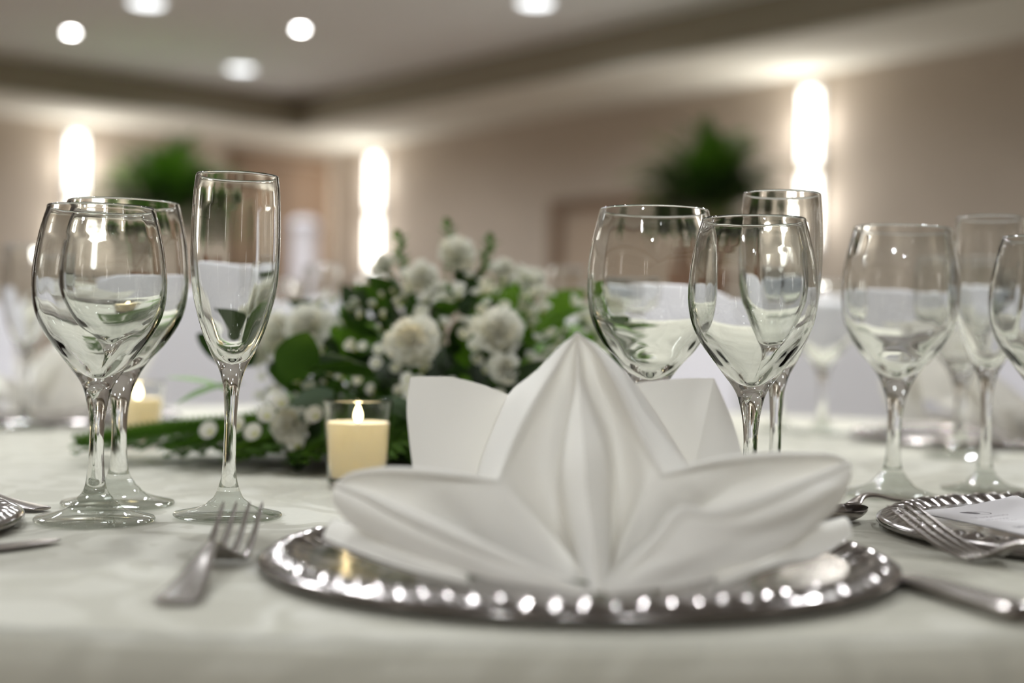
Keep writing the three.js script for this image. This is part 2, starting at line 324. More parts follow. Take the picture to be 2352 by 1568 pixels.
goblet(-0.2605, -0.945, 'clear water goblet half hidden behind the left front wine glass', undefined, -0.008);
flute(-0.1768, -0.892, 'clear champagne flute behind the fork, left of the candle', undefined, -0.016);
goblet(0.0912, -0.945, 'clear water goblet rising behind the napkin peak', undefined, -0.01);
wine(0.1485, -0.88, 'clear wine glass behind the napkin, in front of a flute');
flute(0.1772, -0.955, 'clear champagne flute seen through the wine glass behind the napkin', undefined, -0.012);
goblet(0.2865, -1.068, 'clear water goblet between the napkin and the menu card charger', undefined, -0.03);
flute(0.372, -1.115, 'slightly blurred champagne flute at the right, behind the menu card', undefined, -0.01);
wine(0.3745, -1.0, 'clear wine glass cut by the right edge of the picture', undefined, -0.01);
goblet(0.455, -1.44, 'blurred goblet behind the right-hand flute, near the far charger');
flute(-0.566, -1.655, 'blurred champagne flute at the left edge before the far left charger');
goblet(-0.66, -1.6, 'blurred goblet at the left edge, beside the far left flute');
wine(0.385, -1.76, 'blurred wine glass left of the far right charger');
flute(0.345, -1.83, 'blurred champagne flute left of the far right charger');
flute(0.075, -2.0, 'blurred champagne flute just right of the flowers on the far table side');
wine(0.125, -1.95, 'blurred wine glass right of the flowers on the far table side');
goblet(0.165, -2.03, 'blurred goblet right of the flowers on the far table side');
flute(-0.27, -2.02, 'blurred champagne flute just left of the flowers on the far table side');
wine(-0.325, -1.96, 'blurred wine glass left of the flowers on the far table side');
goblet(-0.20, -2.09, 'blurred goblet peeping out behind the left of the flowers');

// ---------------------------------------------------------------- silver chargers with a twisted rope rim
const CH = 0.157;
function ropeRim(lobes = 78, seg = lobes * 10) {
  const sec = [[0.1335, 0.0062], [0.1365, 0.0078], [0.1400, 0.0098], [0.1440, 0.0112], [0.1480, 0.0112], [0.1515, 0.0102], [0.1550, 0.0082]];
  const pos = [], uv = [], idx = [];
  for (let i = 0; i < sec.length; i++) for (let j = 0; j <= seg; j++) {
    const a = j / seg * Math.PI * 2, q = i / (sec.length - 1), l = Math.pow(Math.abs(Math.cos((a * lobes + q * 4.2) / 2)), 0.55), k = Math.sin(Math.PI * q);
    pos.push((sec[i][0]) * Math.cos(a), sec[i][1] - 0.0034 * k * (1 - l) - 0.0005 * k * Math.sin(Math.floor((a * lobes + q * 4.2) / (2 * Math.PI) + 0.5) * 2.4), sec[i][0] * Math.sin(a)); uv.push(a * 0.15, q * 0.02);
  }
  for (let i = 0; i < sec.length - 1; i++) for (let j = 0; j < seg; j++) { const a = i * (seg + 1) + j, b = a + seg + 1; idx.push(a, a + 1, b, b, a + 1, b + 1); }
  const g = new THREE.BufferGeometry();
  g.setAttribute('position', new THREE.Float32BufferAttribute(pos, 3)).setAttribute('uv', new THREE.Float32BufferAttribute(uv, 2)).setIndex(idx);
  g.computeVertexNormals();
  return g;
}
const plateUv = (g) => { const p = g.attributes.position, u = g.attributes.uv; for (let i = 0; i < p.count; i++) u.setXY(i, p.getX(i), p.getZ(i)); return g; };
const chargerWell = plateUv(lathe([[0.1335, 0.0062], [0.128, 0.0056], [0.12, 0.0052], [0.114, 0.0047], [0.1095, 0.0044], [0.104, 0.0042], [0.06, 0.004], [0, 0.004]], 120));
const chargerUnder = plateUv(lathe([[0, 0.0018], [0.1, 0.0018], [0.104, 0.0004], [0.108, 0.0004], [0.112, 0.0026], [0.13, 0.0036], [0.15, 0.003], [0.1565, 0.0028], [0.1585, 0.0044], [0.158, 0.0066], [0.1550, 0.0082]], 120));
const chargerRope = ropeRim();
function charger(x, z, label) {
  const t = thing('charger_plate', label, 'charger plate', [x, TABLE, z]);
  mesh('well', chargerWell, M.silver, t); mesh('rope_rim', chargerRope, M.silver, t); mesh('underside', chargerUnder, M.silver, t);
  return t;
}
charger(0.034, -0.716, 'silver charger plate with a rope rim under the big folded napkin');
charger(0.385, -0.86, 'silver charger plate with a rope rim carrying the printed card');
charger(-0.442, -0.806, 'silver charger plate with a rope rim cut by the left picture edge');
charger(0.562, -1.684, 'blurred silver charger plate on the far right of the table');
charger(-0.588, -1.838, 'blurred silver charger plate on the far left of the table');

// ---------------------------------------------------------------- napkins folded into a star of peaks and wings
const NP = {
  innerLeft: [[-120,36.1,16], [-104.9,28.8,16], [-87.6,20.5,16], [-70.4,13,16], [-48.6,5,26], [-27.6,0.5,48], [-9.7,0.5,64], [2.3,0.5,71]],
  innerRight: [[132.7,50.2,16], [111.4,37.9,16], [79.5,23.9,16], [62.4,19.4,16], [50.8,19.2,16], [40,11.9,26], [27.9,5.1,44], [17.5,0.5,61], [11,0.5,71]],
  hemLeft: [[-120,36.1,16], [-103.4,32.7,31], [-85,27.4,51], [-67.7,22.8,68], [-47.4,16.8,86], [-28.1,10.5,99], [-11.3,5.7,108], [1.8,2.8,114]],
  hemRight: [[132.7,50.2,16], [106.2,42.5,41], [70.5,33.3,71], [53.6,30.6,80], [42.5,32.9,84], [33.1,23,90], [22.9,15.6,99], [12.8,8.4,108], [6.6,3.5,114]],
  foldLeft: [[2.3,0.5,71], [-1.9,4.7,44], [-7.6,20.5,24], [-10.2,38.4,13], [-8.3,56.9,0], [-4.1,71.7,-11], [-0.8,84.8,-20], [-0.1,113,-29]],
  foldRight: [[11,0.5,71], [13.9,7,44], [16.3,25.1,24], [17.4,45.1,11], [15.9,61.5,-2], [10.8,74.1,-12], [4.4,86,-20], [-0.1,113,-29]],
  ridge: [[4,2.9,116], [3.2,20.2,94], [1.6,36.1,66], [1.2,53.9,42], [1.1,67,19], [0.7,79,2], [0.4,93.9,-18], [-0.1,113,-29]],
  wingTopLeft: [[-120,36.1,16], [-113.9,40.5,14], [-98.7,43.3,16], [-79.1,43.5,20], [-59.7,42.5,26], [-39.6,40.7,31]],
  peakLeft: [[-39.6,40.7,31], [-36.2,49.5,21], [-29.2,64.4,3], [-19.3,81.4,-14], [-9,98,-29], [-0.1,113,-29]],
  wingTopRight: [[132.7,50.2,16], [126.7,53.4,14], [111.2,54,16], [89.3,53.3,19], [65.1,50.8,24], [39,44.7,31]],
  peakRight: [[39,44.7,31], [34.6,53.7,21], [27.4,70.7,3], [18.1,90.8,-14], [9.1,105.1,-29], [-0.1,113,-29]],
  shoulderLeft: [[-55.6,30.9,-54], [-49.1,53.5,-69], [-35.8,78.5,-74], [-19.9,93.2,-54], [-8.8,106,-37], [-0.1,113,-29]],
  shoulderRight: [[65.2,41.6,-59], [51.7,62.2,-69], [35,85.8,-74], [20.2,99.9,-56], [9,108.5,-39], [-0.1,113,-29]],
  wallLeft: [[-121,29.2,21], [-113,20.6,28], [-95.5,13.9,46], [-75.6,9.1,66], [-55,6,84], [-37.5,4.3,99], [-18.7,3,108], [-0.2,2.1,116]],
  wallRight: [[133.6,44.8,18], [127.4,33.2,26], [108,20.6,44], [84,11,64], [61.4,5.7,82], [40.1,3.3,98], [22.1,2.6,109], [7.2,2.2,116]],
  flapLeftBack: [[-121.6,15.9,1], [-99.4,12.7,26], [-76.2,6.5,56], [-53.2,1.7,79]],
  flapLeftFront: [[-123.7,10.7,26], [-103.8,6.3,44], [-75.2,2.4,71], [-50.9,0.5,91]],
  flapRightBack: [[135.7,20,-4], [109.7,18.2,26], [83.4,9.8,56], [59.8,2.4,80]],
  flapRightFront: [[133.7,14,16], [110.7,7.6,42], [86,6.1,64], [55.2,0.7,96]],
  backLeftOuter: [[-91,87.2,-84], [-92,71.9,-74], [-89.4,53.6,-61], [-85.9,35.7,-49], [-81.5,12.6,-29]],
  backLeftInner: [[-35.8,78.5,-74], [-37.2,63.6,-64], [-38.1,47.7,-54], [-39,32.2,-44], [-39.7,13.2,-29]],
  backLeftTop: [[-91,87.2,-84], [-80.4,89.3,-82], [-64.4,87.7,-79], [-49.7,83.6,-76], [-35.8,78.5,-74]],
  backRightInner: [[34.5,85.8,-74], [37.2,69.2,-69], [41.6,55.2,-63], [46,43.9,-57], [47.4,12.5,-44]],
  backRightFold: [[79.9,89.1,-84], [73.3,69.8,-66], [69.4,56.1,-57], [66,44.7,-51], [60.4,13.7,-36]],
  backRightOuter: [[79.9,89.1,-84], [87.3,73.9,-86], [92.6,59.4,-84], [95.6,45.1,-79], [96.5,11.2,-59]],
};
function patch(A, B, { n = 28, m = 10, sag = 0, dir = [0, 0, -1], thick = 0, fold = 0 } = {}) {   // a sheet of cloth between two edge lines
  const a = curve(A.map((p) => V(p[0] / 1000, p[1] / 1000, p[2] / 1000)), n), b = curve(B.map((p) => V(p[0] / 1000, p[1] / 1000, p[2] / 1000)), n), d = V(...dir).normalize();
  const grid = [];
  for (let i = 0; i <= n; i++) for (let j = 0; j <= m; j++) {
    const t = j / m, p = a[i].clone().lerp(b[i], t), len = a[i].distanceTo(b[i]);
    p.addScaledVector(d, sag * Math.sin(Math.PI * t) * Math.min(1, len / 0.03) + fold * Math.sin(t * 9 + i * 0.35) * Math.min(1, len / 0.03));
    grid.push(p);
  }
  const g = new THREE.BufferGeometry().setFromPoints(grid), idx = [], w = m + 1;
  for (let i = 0; i < n; i++) for (let j = 0; j < m; j++) { const q = i * w + j; idx.push(q, q + 1, q + w, q + w, q + 1, q + w + 1); }
  g.setIndex(idx); g.computeVertexNormals();
  if (!thick) return g.setAttribute('uv', new THREE.Float32BufferAttribute(grid.flatMap((p) => [p.x + p.z * 0.5, p.y + p.z * 0.5]), 2));   // one layer of cloth
  const N = g.attributes.normal, count = grid.length, pos = [], uv = [], all = [];
  for (const s of [0.5, -0.5]) grid.forEach((p, k) => { pos.push(p.x + N.getX(k) * thick * s, p.y + N.getY(k) * thick * s, p.z + N.getZ(k) * thick * s); uv.push(p.x + p.z * 0.5, p.y + p.z * 0.5); });
  all.push(...idx); for (let k = 0; k < idx.length; k += 3) all.push(idx[k] + count, idx[k + 2] + count, idx[k + 1] + count);
  const edge = (p, q) => all.push(p, p + count, q, q, p + count, q + count);
  for (let i = 0; i < n; i++) { edge(i * w, (i + 1) * w); edge((i + 1) * w + m, i * w + m); }
  for (let j = 0; j < m; j++) { edge(j + 1, j); edge(n * w + j, n * w + j + 1); }
  const o = new THREE.BufferGeometry();
  o.setAttribute('position', new THREE.Float32BufferAttribute(pos, 3)).setAttribute('uv', new THREE.Float32BufferAttribute(uv, 2)).setIndex(all);
  o.computeVertexNormals();
  return o;
}
function cord(points, r, taper = 0.3, n = 40) {   // the rounded roll of a folded edge
  const path = new THREE.CatmullRomCurve3(points.map((p) => V(p[0] / 1000, p[1] / 1000, p[2] / 1000)), false, 'centripetal');
  const g = new THREE.TubeGeometry(path, n, r, 8), p = g.attributes.position, c = path.getSpacedPoints(n);
  for (let i = 0; i <= n; i++) { const k = taper + (1 - taper) * Math.sin(Math.PI * Math.min(1, Math.max(0, i / n))); for (let j = 0; j <= 8; j++) { const q = i * 9 + j; p.setXYZ(q, c[i].x + (p.getX(q) - c[i].x) * k, c[i].y + (p.getY(q) - c[i].y) * k, c[i].z + (p.getZ(q) - c[i].z) * k); } }
  g.computeVertexNormals();
  return g;
}
const napkinParts = (() => {
  const q = NP, join = (a, b) => [...a, ...b.slice(1)];
  return [
    ['inner_fold', patch(join(q.innerLeft, q.foldLeft), join(q.wingTopLeft, q.peakLeft), { n: 104, m: 16, sag: 0.007 })],
    ['inner_fold', patch(join(q.innerRight, q.foldRight), join(q.wingTopRight, q.peakRight), { n: 104, m: 16, sag: 0.007 })],
    ['centre_pleat', patch(q.foldLeft, q.ridge, { n: 40, m: 8, sag: 0.003, dir: [-0.6, 0, 1] })],
    ['centre_pleat', patch(q.ridge, q.foldRight, { n: 40, m: 8, sag: 0.003, dir: [0.6, 0, 1] })],
    ['shoulder', patch(q.shoulderLeft, join(q.wingTopLeft.slice(-1), q.peakLeft), { n: 32, m: 8, sag: 0.003, dir: [0, 0, 1] })],
    ['shoulder', patch(q.shoulderRight, join(q.wingTopRight.slice(-1), q.peakRight), { n: 32, m: 8, sag: 0.003, dir: [0, 0, 1] })],
    ['wing_wall', patch(q.hemLeft, q.wallLeft, { n: 40, m: 10, sag: 0.009, dir: [0, 0.35, 1] })],
    ['wing_wall', patch(q.hemRight, q.wallRight, { n: 40, m: 12, sag: 0.010, dir: [0, 0.35, 1], fold: 0.001 })],
    ['lower_flap', patch(q.flapLeftBack, q.flapLeftFront, { n: 24, m: 8, sag: 0.004, dir: [0, 1, 0.4], thick: 0.004 })],
    ['lower_flap', patch(q.flapRightBack, q.flapRightFront, { n: 24, m: 8, sag: 0.004, dir: [0, 1, 0.4], thick: 0.004 })],
    ['back_peak', patch(q.backLeftOuter, q.backLeftInner, { n: 32, m: 14, sag: 0.006, dir: [0, 0.7, 0.7] })],
    ['back_peak', patch(q.backRightInner, q.backRightFold, { n: 32, m: 10, sag: 0.003, dir: [0, 0.3, -1] })],
    ['back_peak', patch(q.backRightFold, q.backRightOuter, { n: 32, m: 8, sag: 0.003, dir: [0.3, 0, 1] })],
    ['rolled_edge', cord(q.hemLeft, 0.0042, 0.35)],
    ['rolled_edge', cord(q.hemRight, 0.0042, 0.35)],
    ['rolled_edge', cord(q.wingTopLeft, 0.0026, 0.4)],
    ['rolled_edge', cord(q.wingTopRight, 0.0026, 0.4)],
    ['rolled_edge', cord(q.peakLeft, 0.002, 0.5)],
    ['rolled_edge', cord(q.peakRight, 0.002, 0.5)],
  ];
})();
const napkin0 = thing('folded_napkin', 'large white star-folded napkin on the foremost charger', 'napkin', [0.034, TABLE + 0.005, -0.716], 0, 'star-folded napkins');
for (const [name, g] of napkinParts) mesh(name, g, M.napkin, napkin0);
copy(napkin0, [0.562, TABLE + 0.005, -1.684], 1.9, 'blurred white folded napkin on the far right charger');
copy(napkin0, [-0.588, TABLE + 0.005, -1.838], -2.2, 'blurred white folded napkin on the far left charger');

// ---------------------------------------------------------------- cutlery; local -z points to the tines, blade or bowl
function ribbon(stations, n = 40, segs = 10) {    // stations [along, height, half width, half thickness]: a flattened bar with an oval section
  const s = stations, c = new THREE.CatmullRomCurve3(s.map((p) => V(p[0], p[1], 0)), false, 'centripetal'), w = new THREE.CatmullRomCurve3(s.map((p) => V(p[0], p[2], p[3])), false, 'centripetal');
  const pos = [], idx = [], uv = [];
  for (let i = 0; i <= n; i++) {
    const p = c.getPoint(i / n), q = w.getPoint(i / n), t = c.getTangent(i / n);
    for (let j = 0; j < segs; j++) { const a = j / segs * Math.PI * 2, x = Math.sign(Math.cos(a)) * Math.pow(Math.abs(Math.cos(a)), 0.8) * Math.max(q.y, 0.0002), h = Math.sin(a) * Math.max(q.z, 0.0002); pos.push(x, p.y + h * t.x, -(p.x - h * t.y)); uv.push(x, p.x); }
  }
  for (let i = 0; i < n; i++) for (let j = 0; j < segs; j++) { const a = i * segs + j, b = i * segs + (j + 1) % segs; idx.push(a, b, a + segs, a + segs, b, b + segs); }
  for (const [i, f] of [[0, 1], [n, 0]]) for (let j = 1; j < segs - 1; j++) { const a = i * segs; f ? idx.push(a, a + j + 1, a + j) : idx.push(a, a + j, a + j + 1); }
  const g = new THREE.BufferGeometry();
  g.setAttribute('position', new THREE.Float32BufferAttribute(pos, 3)).setAttribute('uv', new THREE.Float32BufferAttribute(uv, 2)).setIndex(idx);
  g.computeVertexNormals();
  return g;
}
const forkParts = (() => {
  const list = [['handle', ribbon([[0, 0.0022, 0.0075, 0.0012], [0.004, 0.0022, 0.0098, 0.0016], [0.02, 0.0032, 0.0092, 0.0018], [0.045, 0.0065, 0.0068, 0.0019], [0.068, 0.0118, 0.0042, 0.0021], [0.082, 0.0135, 0.0034, 0.0022], [0.09, 0.0125, 0.0038, 0.002], [0.098, 0.0085, 0.0075, 0.0015], [0.104, 0.0052, 0.0115, 0.0012], [0.112, 0.0032, 0.0125, 0.0011]], 60, 14)]];
  for (const x of [-0.0104, -0.0035, 0.0035, 0.0104]) list.push(['tine', ribbon([[0.1095, 0.0034, 0.0026, 0.0011], [0.116, 0.0034, 0.0023, 0.0011], [0.126, 0.0052, 0.002, 0.0011], [0.14, 0.0102, 0.0017, 0.001], [0.155, 0.017, 0.0013, 0.0009], [0.167, 0.0232, 0.0008, 0.0006], [0.1695, 0.0245, 0.0003, 0.0003]], 30, 8).translate(x, 0, 0)]);
  return list;
})();
const fork0 = thing('dinner_fork', 'silver dinner fork lying left of the foremost charger', 'fork', [-0.1405, TABLE + 0.0002, -0.598], 0.02, 'dinner forks');
for (const [n, g] of forkParts) mesh(n, g, M.steel, fork0);
copy(fork0, [0.3075, TABLE + 0.0002, -0.653], 0.55, 'silver fork at the right, tines up beside the charger with the card');
const knifeParts = [
  ['handle', ribbon([[0, 0.0048, 0.0062, 0.003], [0.004, 0.0048, 0.0078, 0.0042], [0.03, 0.0048, 0.0074, 0.0044], [0.07, 0.0044, 0.0064, 0.0038], [0.088, 0.0036, 0.006, 0.003], [0.094, 0.003, 0.005, 0.0022]], 40, 14)],
  ['blade', ribbon([[0.091, 0.0028, 0.0045, 0.0012], [0.1, 0.0024, 0.0078, 0.0011], [0.13, 0.0021, 0.0092, 0.001], [0.17, 0.002, 0.0092, 0.0009], [0.195, 0.0019, 0.0068, 0.0008], [0.207, 0.0018, 0.0025, 0.0006]], 40, 10)],
];
const knife0 = thing('table_knife', 'silver table knife right of the foremost charger, handle towards the table edge', 'knife', [0.2125, TABLE + 0.0002, -0.583], 0.29, 'table knives');
for (const [n, g] of knifeParts) mesh(n, g, M.steel, knife0);
copy(knife0, [-0.362, TABLE + 0.0002, -0.6025], -0.6, 'silver knife at the left edge, tip pointing to the wine glass');
const spoonParts = (() => {
  const bowl = new THREE.SphereGeometry(1, 28, 16, 0, Math.PI * 2, Math.PI / 2, Math.PI / 2), p = bowl.attributes.position, inner = bowl.clone(), pi = inner.attributes.position;
  for (let i = 0; i < p.count; i++) { const egg = 1 - 0.16 * p.getZ(i); p.setXYZ(i, p.getX(i) * 0.0185 * egg, p.getY(i) * 0.009 + 0.0095, p.getZ(i) * 0.0275 - 0.15); pi.setXYZ(i, pi.getX(i) * 0.0175 * egg, pi.getY(i) * 0.008 + 0.0095, pi.getZ(i) * 0.0265 - 0.15); }
  bowl.computeVertexNormals(); inner.computeVertexNormals();
  const ix = inner.index.array; for (let k = 0; k < ix.length; k += 3) { const s = ix[k]; ix[k] = ix[k + 1]; ix[k + 1] = s; } inner.computeVertexNormals();
  return [['handle', ribbon([[0, 0.0022, 0.006, 0.0011], [0.004, 0.0022, 0.0085, 0.0014], [0.03, 0.0035, 0.0072, 0.0016], [0.07, 0.0085, 0.0045, 0.0017], [0.1, 0.0135, 0.003, 0.0018], [0.115, 0.0135, 0.0032, 0.0017], [0.128, 0.0098, 0.0055, 0.0012]], 40, 12)], ['bowl', merge([bowl, inner])]];
})();
const spoon0 = thing('dessert_spoon', 'silver dessert spoon between the napkin and the charger with the card', 'spoon', [0.305, TABLE + 0.0002, -1.024], 2.45, 'dessert spoons');
for (const [n, g] of spoonParts) mesh(n, g, M.steel, spoon0);
copy(spoon0, [-0.2965, TABLE + 0.0002, -0.9035], 0.93, 'silver spoon handle showing behind the left edge charger');

// ---------------------------------------------------------------- the printed card bridging the right-hand charger
{
  const W = 0.075, L = 0.15, t = thing('menu_card', 'white printed menu card lying across the right-hand charger', 'menu card', [0.2435, TABLE + 0.0122, -0.8692], 0.3);
  const sheet = new THREE.PlaneGeometry(W, L, 12, 24).rotateX(-Math.PI / 2).translate(W / 2, 0, L / 2), p = sheet.attributes.position;
  const bend = (x, z) => 0.008 * Math.pow(x / W, 2) * (1 - z / L) + 0.0008 * Math.sin(z / L * Math.PI);
  const solid = (g, th) => { const q = g.attributes.position, b = g.clone(), r = b.attributes.position; for (let i = 0; i < q.count; i++) { const y = bend(q.getX(i), q.getZ(i)); q.setY(i, y + th); r.setY(i, y); } const ix = b.index.array; for (let k = 0; k < ix.length; k += 3) { const s = ix[k]; ix[k] = ix[k + 1]; ix[k + 1] = s; } g.computeVertexNormals(); b.computeVertexNormals(); return merge([g, b]); };
  mesh('sheet', solid(sheet, 0.0004), M.card, t);
  const canvas = document.createElement('canvas'); canvas.width = 922; canvas.height = 1844;
  const c = canvas.getContext('2d'), s = 922 / 75;  // pixels per millimetre
  c.fillStyle = '#e2dedf'; c.fillRect(0, 0, 922, 1844);
  c.fillStyle = '#3a2d38'; c.strokeStyle = '#3a2d38';
  c.save(); c.translate(28 * s, 27 * s); c.rotate(1.05);   // the swoosh emblem: a dark leaf in an open ring
  c.beginPath(); c.ellipse(-2.5 * s, 0.8 * s, 6.5 * s, 2.8 * s, 0, 0, 7); c.fill();
  c.lineWidth = 0.7 * s; c.beginPath(); c.ellipse(1 * s, -0.5 * s, 9 * s, 4.8 * s, 0, -2.6, 1.5); c.stroke(); c.restore();
  c.textAlign = 'center'; c.save(); c.translate(27 * s, 46 * s); c.rotate(-0.08); c.fillStyle = '#8d7f83'; c.font = `${6.6 * s}px serif`; c.fillText('Vagamo', 0, 0); c.restore();
  const row = (x, y, w, h, col) => { c.fillStyle = col; for (let a = 0; a < w; a += 1.1) c.fillRect((x - w / 2 + a) * s, (y - h * (0.75 + 0.25 * Math.sin(a * 9))) * s, 0.75 * s, h * s * 0.9); };
  row(24, 55, 15, 1.5, '#5c4f57'); row(25, 61, 15, 1.1, '#8d7f83');   // two lines too small to read
  c.textAlign = 'left'; c.fillStyle = '#2b232b'; c.font = `bold ${7 * s}px serif`; c.fillText('MENU', 12 * s, 88 * s);
  const map = new THREE.CanvasTexture(canvas); map.colorSpace = THREE.SRGBColorSpace;
  const face = new THREE.PlaneGeometry(W - 0.0006, L - 0.0006, 12, 24).rotateX(-Math.PI / 2).translate(W / 2, 0, L / 2), f = face.attributes.position;
  for (let i = 0; i < f.count; i++) f.setY(i, bend(f.getX(i), f.getZ(i)) + 0.0006);
  face.computeVertexNormals();
  mesh('print', face, std({ map, roughness: 0.6 }), t);
}

// ---------------------------------------------------------------- votive candles in glass cups
const cupGeo = lathe([[0, 0.0005], [0.02, 0.0005], [0.0232, 0.0025], [0.0242, 0.02], [0.0268, 0.064], [0.0266, 0.0652], [0.026, 0.0652], [0.0256, 0.064], [0.0231, 0.02], [0.0222, 0.0058], [0.018, 0.0048], [0, 0.0045]], 64);
const waxGeo = lathe([[0, 0.0052], [0.0215, 0.0056], [0.0226, 0.02], [0.0242, 0.047], [0.0236, 0.048], [0.02, 0.0474], [0.008, 0.046], [0, 0.0458]], 48);
const flameGeo = lathe([[0, -0.0015], [0.002, 0], [0.0032, 0.0025], [0.0032, 0.0055], [0.0022, 0.0085], [0.0009, 0.0115], [0, 0.013]], 24);
function votive(x, z, where) {
  const cup = thing('votive_holder', 'clear glass votive cup holding the lit candle ' + where, 'candle holder', [x, TABLE + 0.0004, z], 0, 'votive cups');
  mesh('cup', cupGeo, M.glass, cup);
  const t = thing('votive_candle', 'cream lit votive candle ' + where, 'candle', [x, TABLE + 0.0004, z], 0, 'votive candles');
  mesh('wax', waxGeo, M.wax, t);
  mesh('wick', new THREE.CylinderGeometry(0.0006, 0.0008, 0.004, 8).translate(0, 0.0475, 0), M.wick, t);
  mesh('flame', flameGeo.clone().translate(0, 0.049, 0), M.flame, t);
  const l = new THREE.PointLight(FLAME, LAMP.candle); l.position.set(0, 0.053, 0); l.castShadow = true; l.shadow.radius = 0.15; l.name = 'flame_light'; t.add(l);
}
votive(-0.1182, -1.1, 'in front of the flowers');
votive(-0.3805, -1.45, 'behind the left front wine glass');

// ---------------------------------------------------------------- the flower arrangement in the middle of the table
function leafGeo(len, wid, fold, curl, n = 8) {   // a pointed leaf along +z with a midrib fold
  const pos = [], idx = [];
  for (let i = 0; i <= n; i++) { const t = i / n, w = wid * Math.pow(Math.sin(Math.PI * Math.pow(t, 0.8)), 0.8), y = curl * t * t, z = len * t; pos.push(-w, y + fold * w, z, 0, y, z, w, y + fold * w, z); }
  for (let i = 0; i < n; i++) { const a = i * 3; idx.push(a, a + 3, a + 1, a + 1, a + 3, a + 4, a + 1, a + 4, a + 2, a + 2, a + 4, a + 5); }
  const g = new THREE.BufferGeometry();
  g.setAttribute('position', new THREE.Float32BufferAttribute(pos, 3)).setIndex(idx);
  g.setAttribute('uv', new THREE.Float32BufferAttribute(new Float32Array(pos.length / 3 * 2), 2));
  g.computeVertexNormals();
  return g;
}
function petalGeo(len, wid, ruffle, k) {          // a fan-shaped petal with a pinked, wavy edge
  const pos = [], idx = [], n = 4, m = 8;
  for (let i = 0; i <= n; i++) for (let j = 0; j <= m; j++) { const t = i / n, s = j / m * 2 - 1, w = wid * (0.18 + 0.82 * Math.pow(t, 0.8)), l = len * t * (1 - 0.16 * s * s); pos.push(s * w, ruffle * t * Math.sin(s * 7 + k) + 0.35 * len * t * t, l + (i === n ? 0.07 * len * (j % 2) : 0)); }
  for (let i = 0; i < n; i++) for (let j = 0; j < m; j++) { const a = i * (m + 1) + j, b = a + m + 1; idx.push(a, b, a + 1, a + 1, b, b + 1); }
  const g = new THREE.BufferGeometry();
  g.setAttribute('position', new THREE.Float32BufferAttribute(pos, 3)).setIndex(idx);
  g.setAttribute('uv', new THREE.Float32BufferAttribute(new Float32Array(pos.length / 3 * 2), 2));
  g.computeVertexNormals();
  return g;
}
const petals = [0, 1.7, 3.1, 4.4].map((k) => petalGeo(0.021, 0.0095, 0.0032, k));
const UP = V(0, 1, 0);
const aim = (o, dir, spin = 0) => { o.quaternion.setFromUnitVectors(UP, dir.clone().normalize()); o.rotateY(spin); };
function carnation(parent, x, y, z, dir, size) {
  const f = new THREE.Group(); f.name = 'carnation'; f.position.set(x, y, z); aim(f, dir, rnd() * 6); f.scale.setScalar(size); parent.add(f);
  mesh('calyx', lathe([[0, -0.026], [0.003, -0.025], [0.0045, -0.012], [0.006, 0], [0, 0.002]], 14), M.stem, f);
  [[9, -0.1, 1.05, 0], [9, 0.25, 1, 0.003], [8, 0.5, 0.92, 0.006], [6, 0.8, 0.78, 0.009], [4, 1.1, 0.6, 0.012]].forEach(([n, tilt, s, lift], ring) => { for (let i = 0; i < n; i++) { const p = mesh('petal', petals[(i + ring) % 4], rnd() < 0.75 ? M.petal : M.petalWarm, f); p.rotation.order = 'YXZ'; p.rotation.y = i / n * Math.PI * 2 + ring * 0.4 + rr(-0.25, 0.25); p.rotation.x = -tilt + rr(-0.25, 0.25); p.scale.setScalar(s * rr(0.8, 1.15)); p.position.y = lift; } });
}
const blossomGeo = (() => { const parts = []; for (let i = 0; i < 7; i++) parts.push(petalGeo(0.0062, 0.0026, 0.0004, i).rotateX(-0.35).rotateY(i / 7 * Math.PI * 2)); return merge(parts); })();
const budGeo = (() => { const parts = []; for (let i = 0; i < 5; i++) parts.push(petalGeo(0.0052, 0.0026, 0.0003, i).rotateX(-1.05).rotateY(i / 5 * Math.PI * 2)); return merge(parts); })();
const heartGeo = new THREE.IcosahedronGeometry(0.0019, 1).scale(1, 0.6, 1);
const leafShapes = [leafGeo(0.045, 0.0125, 0.3, -0.008), leafGeo(0.036, 0.0095, 0.35, 0.004), leafGeo(0.028, 0.0085, 0.2, -0.004)];
const bigLeaf = leafGeo(0.062, 0.021, 0.12, -0.012, 10);
const stemGeo = (a, b, r) => new THREE.TubeGeometry(new THREE.LineCurve3(a, b), 1, r, 5);
const F0 = V(-0.062, 0, -1.42);                    // middle of the arrangement on the cloth
const arr = thing('flower_arrangement', 'low arrangement of white carnations and greenery in the middle of the table', 'flowers', [F0.x, TABLE + 0.002, F0.z]);
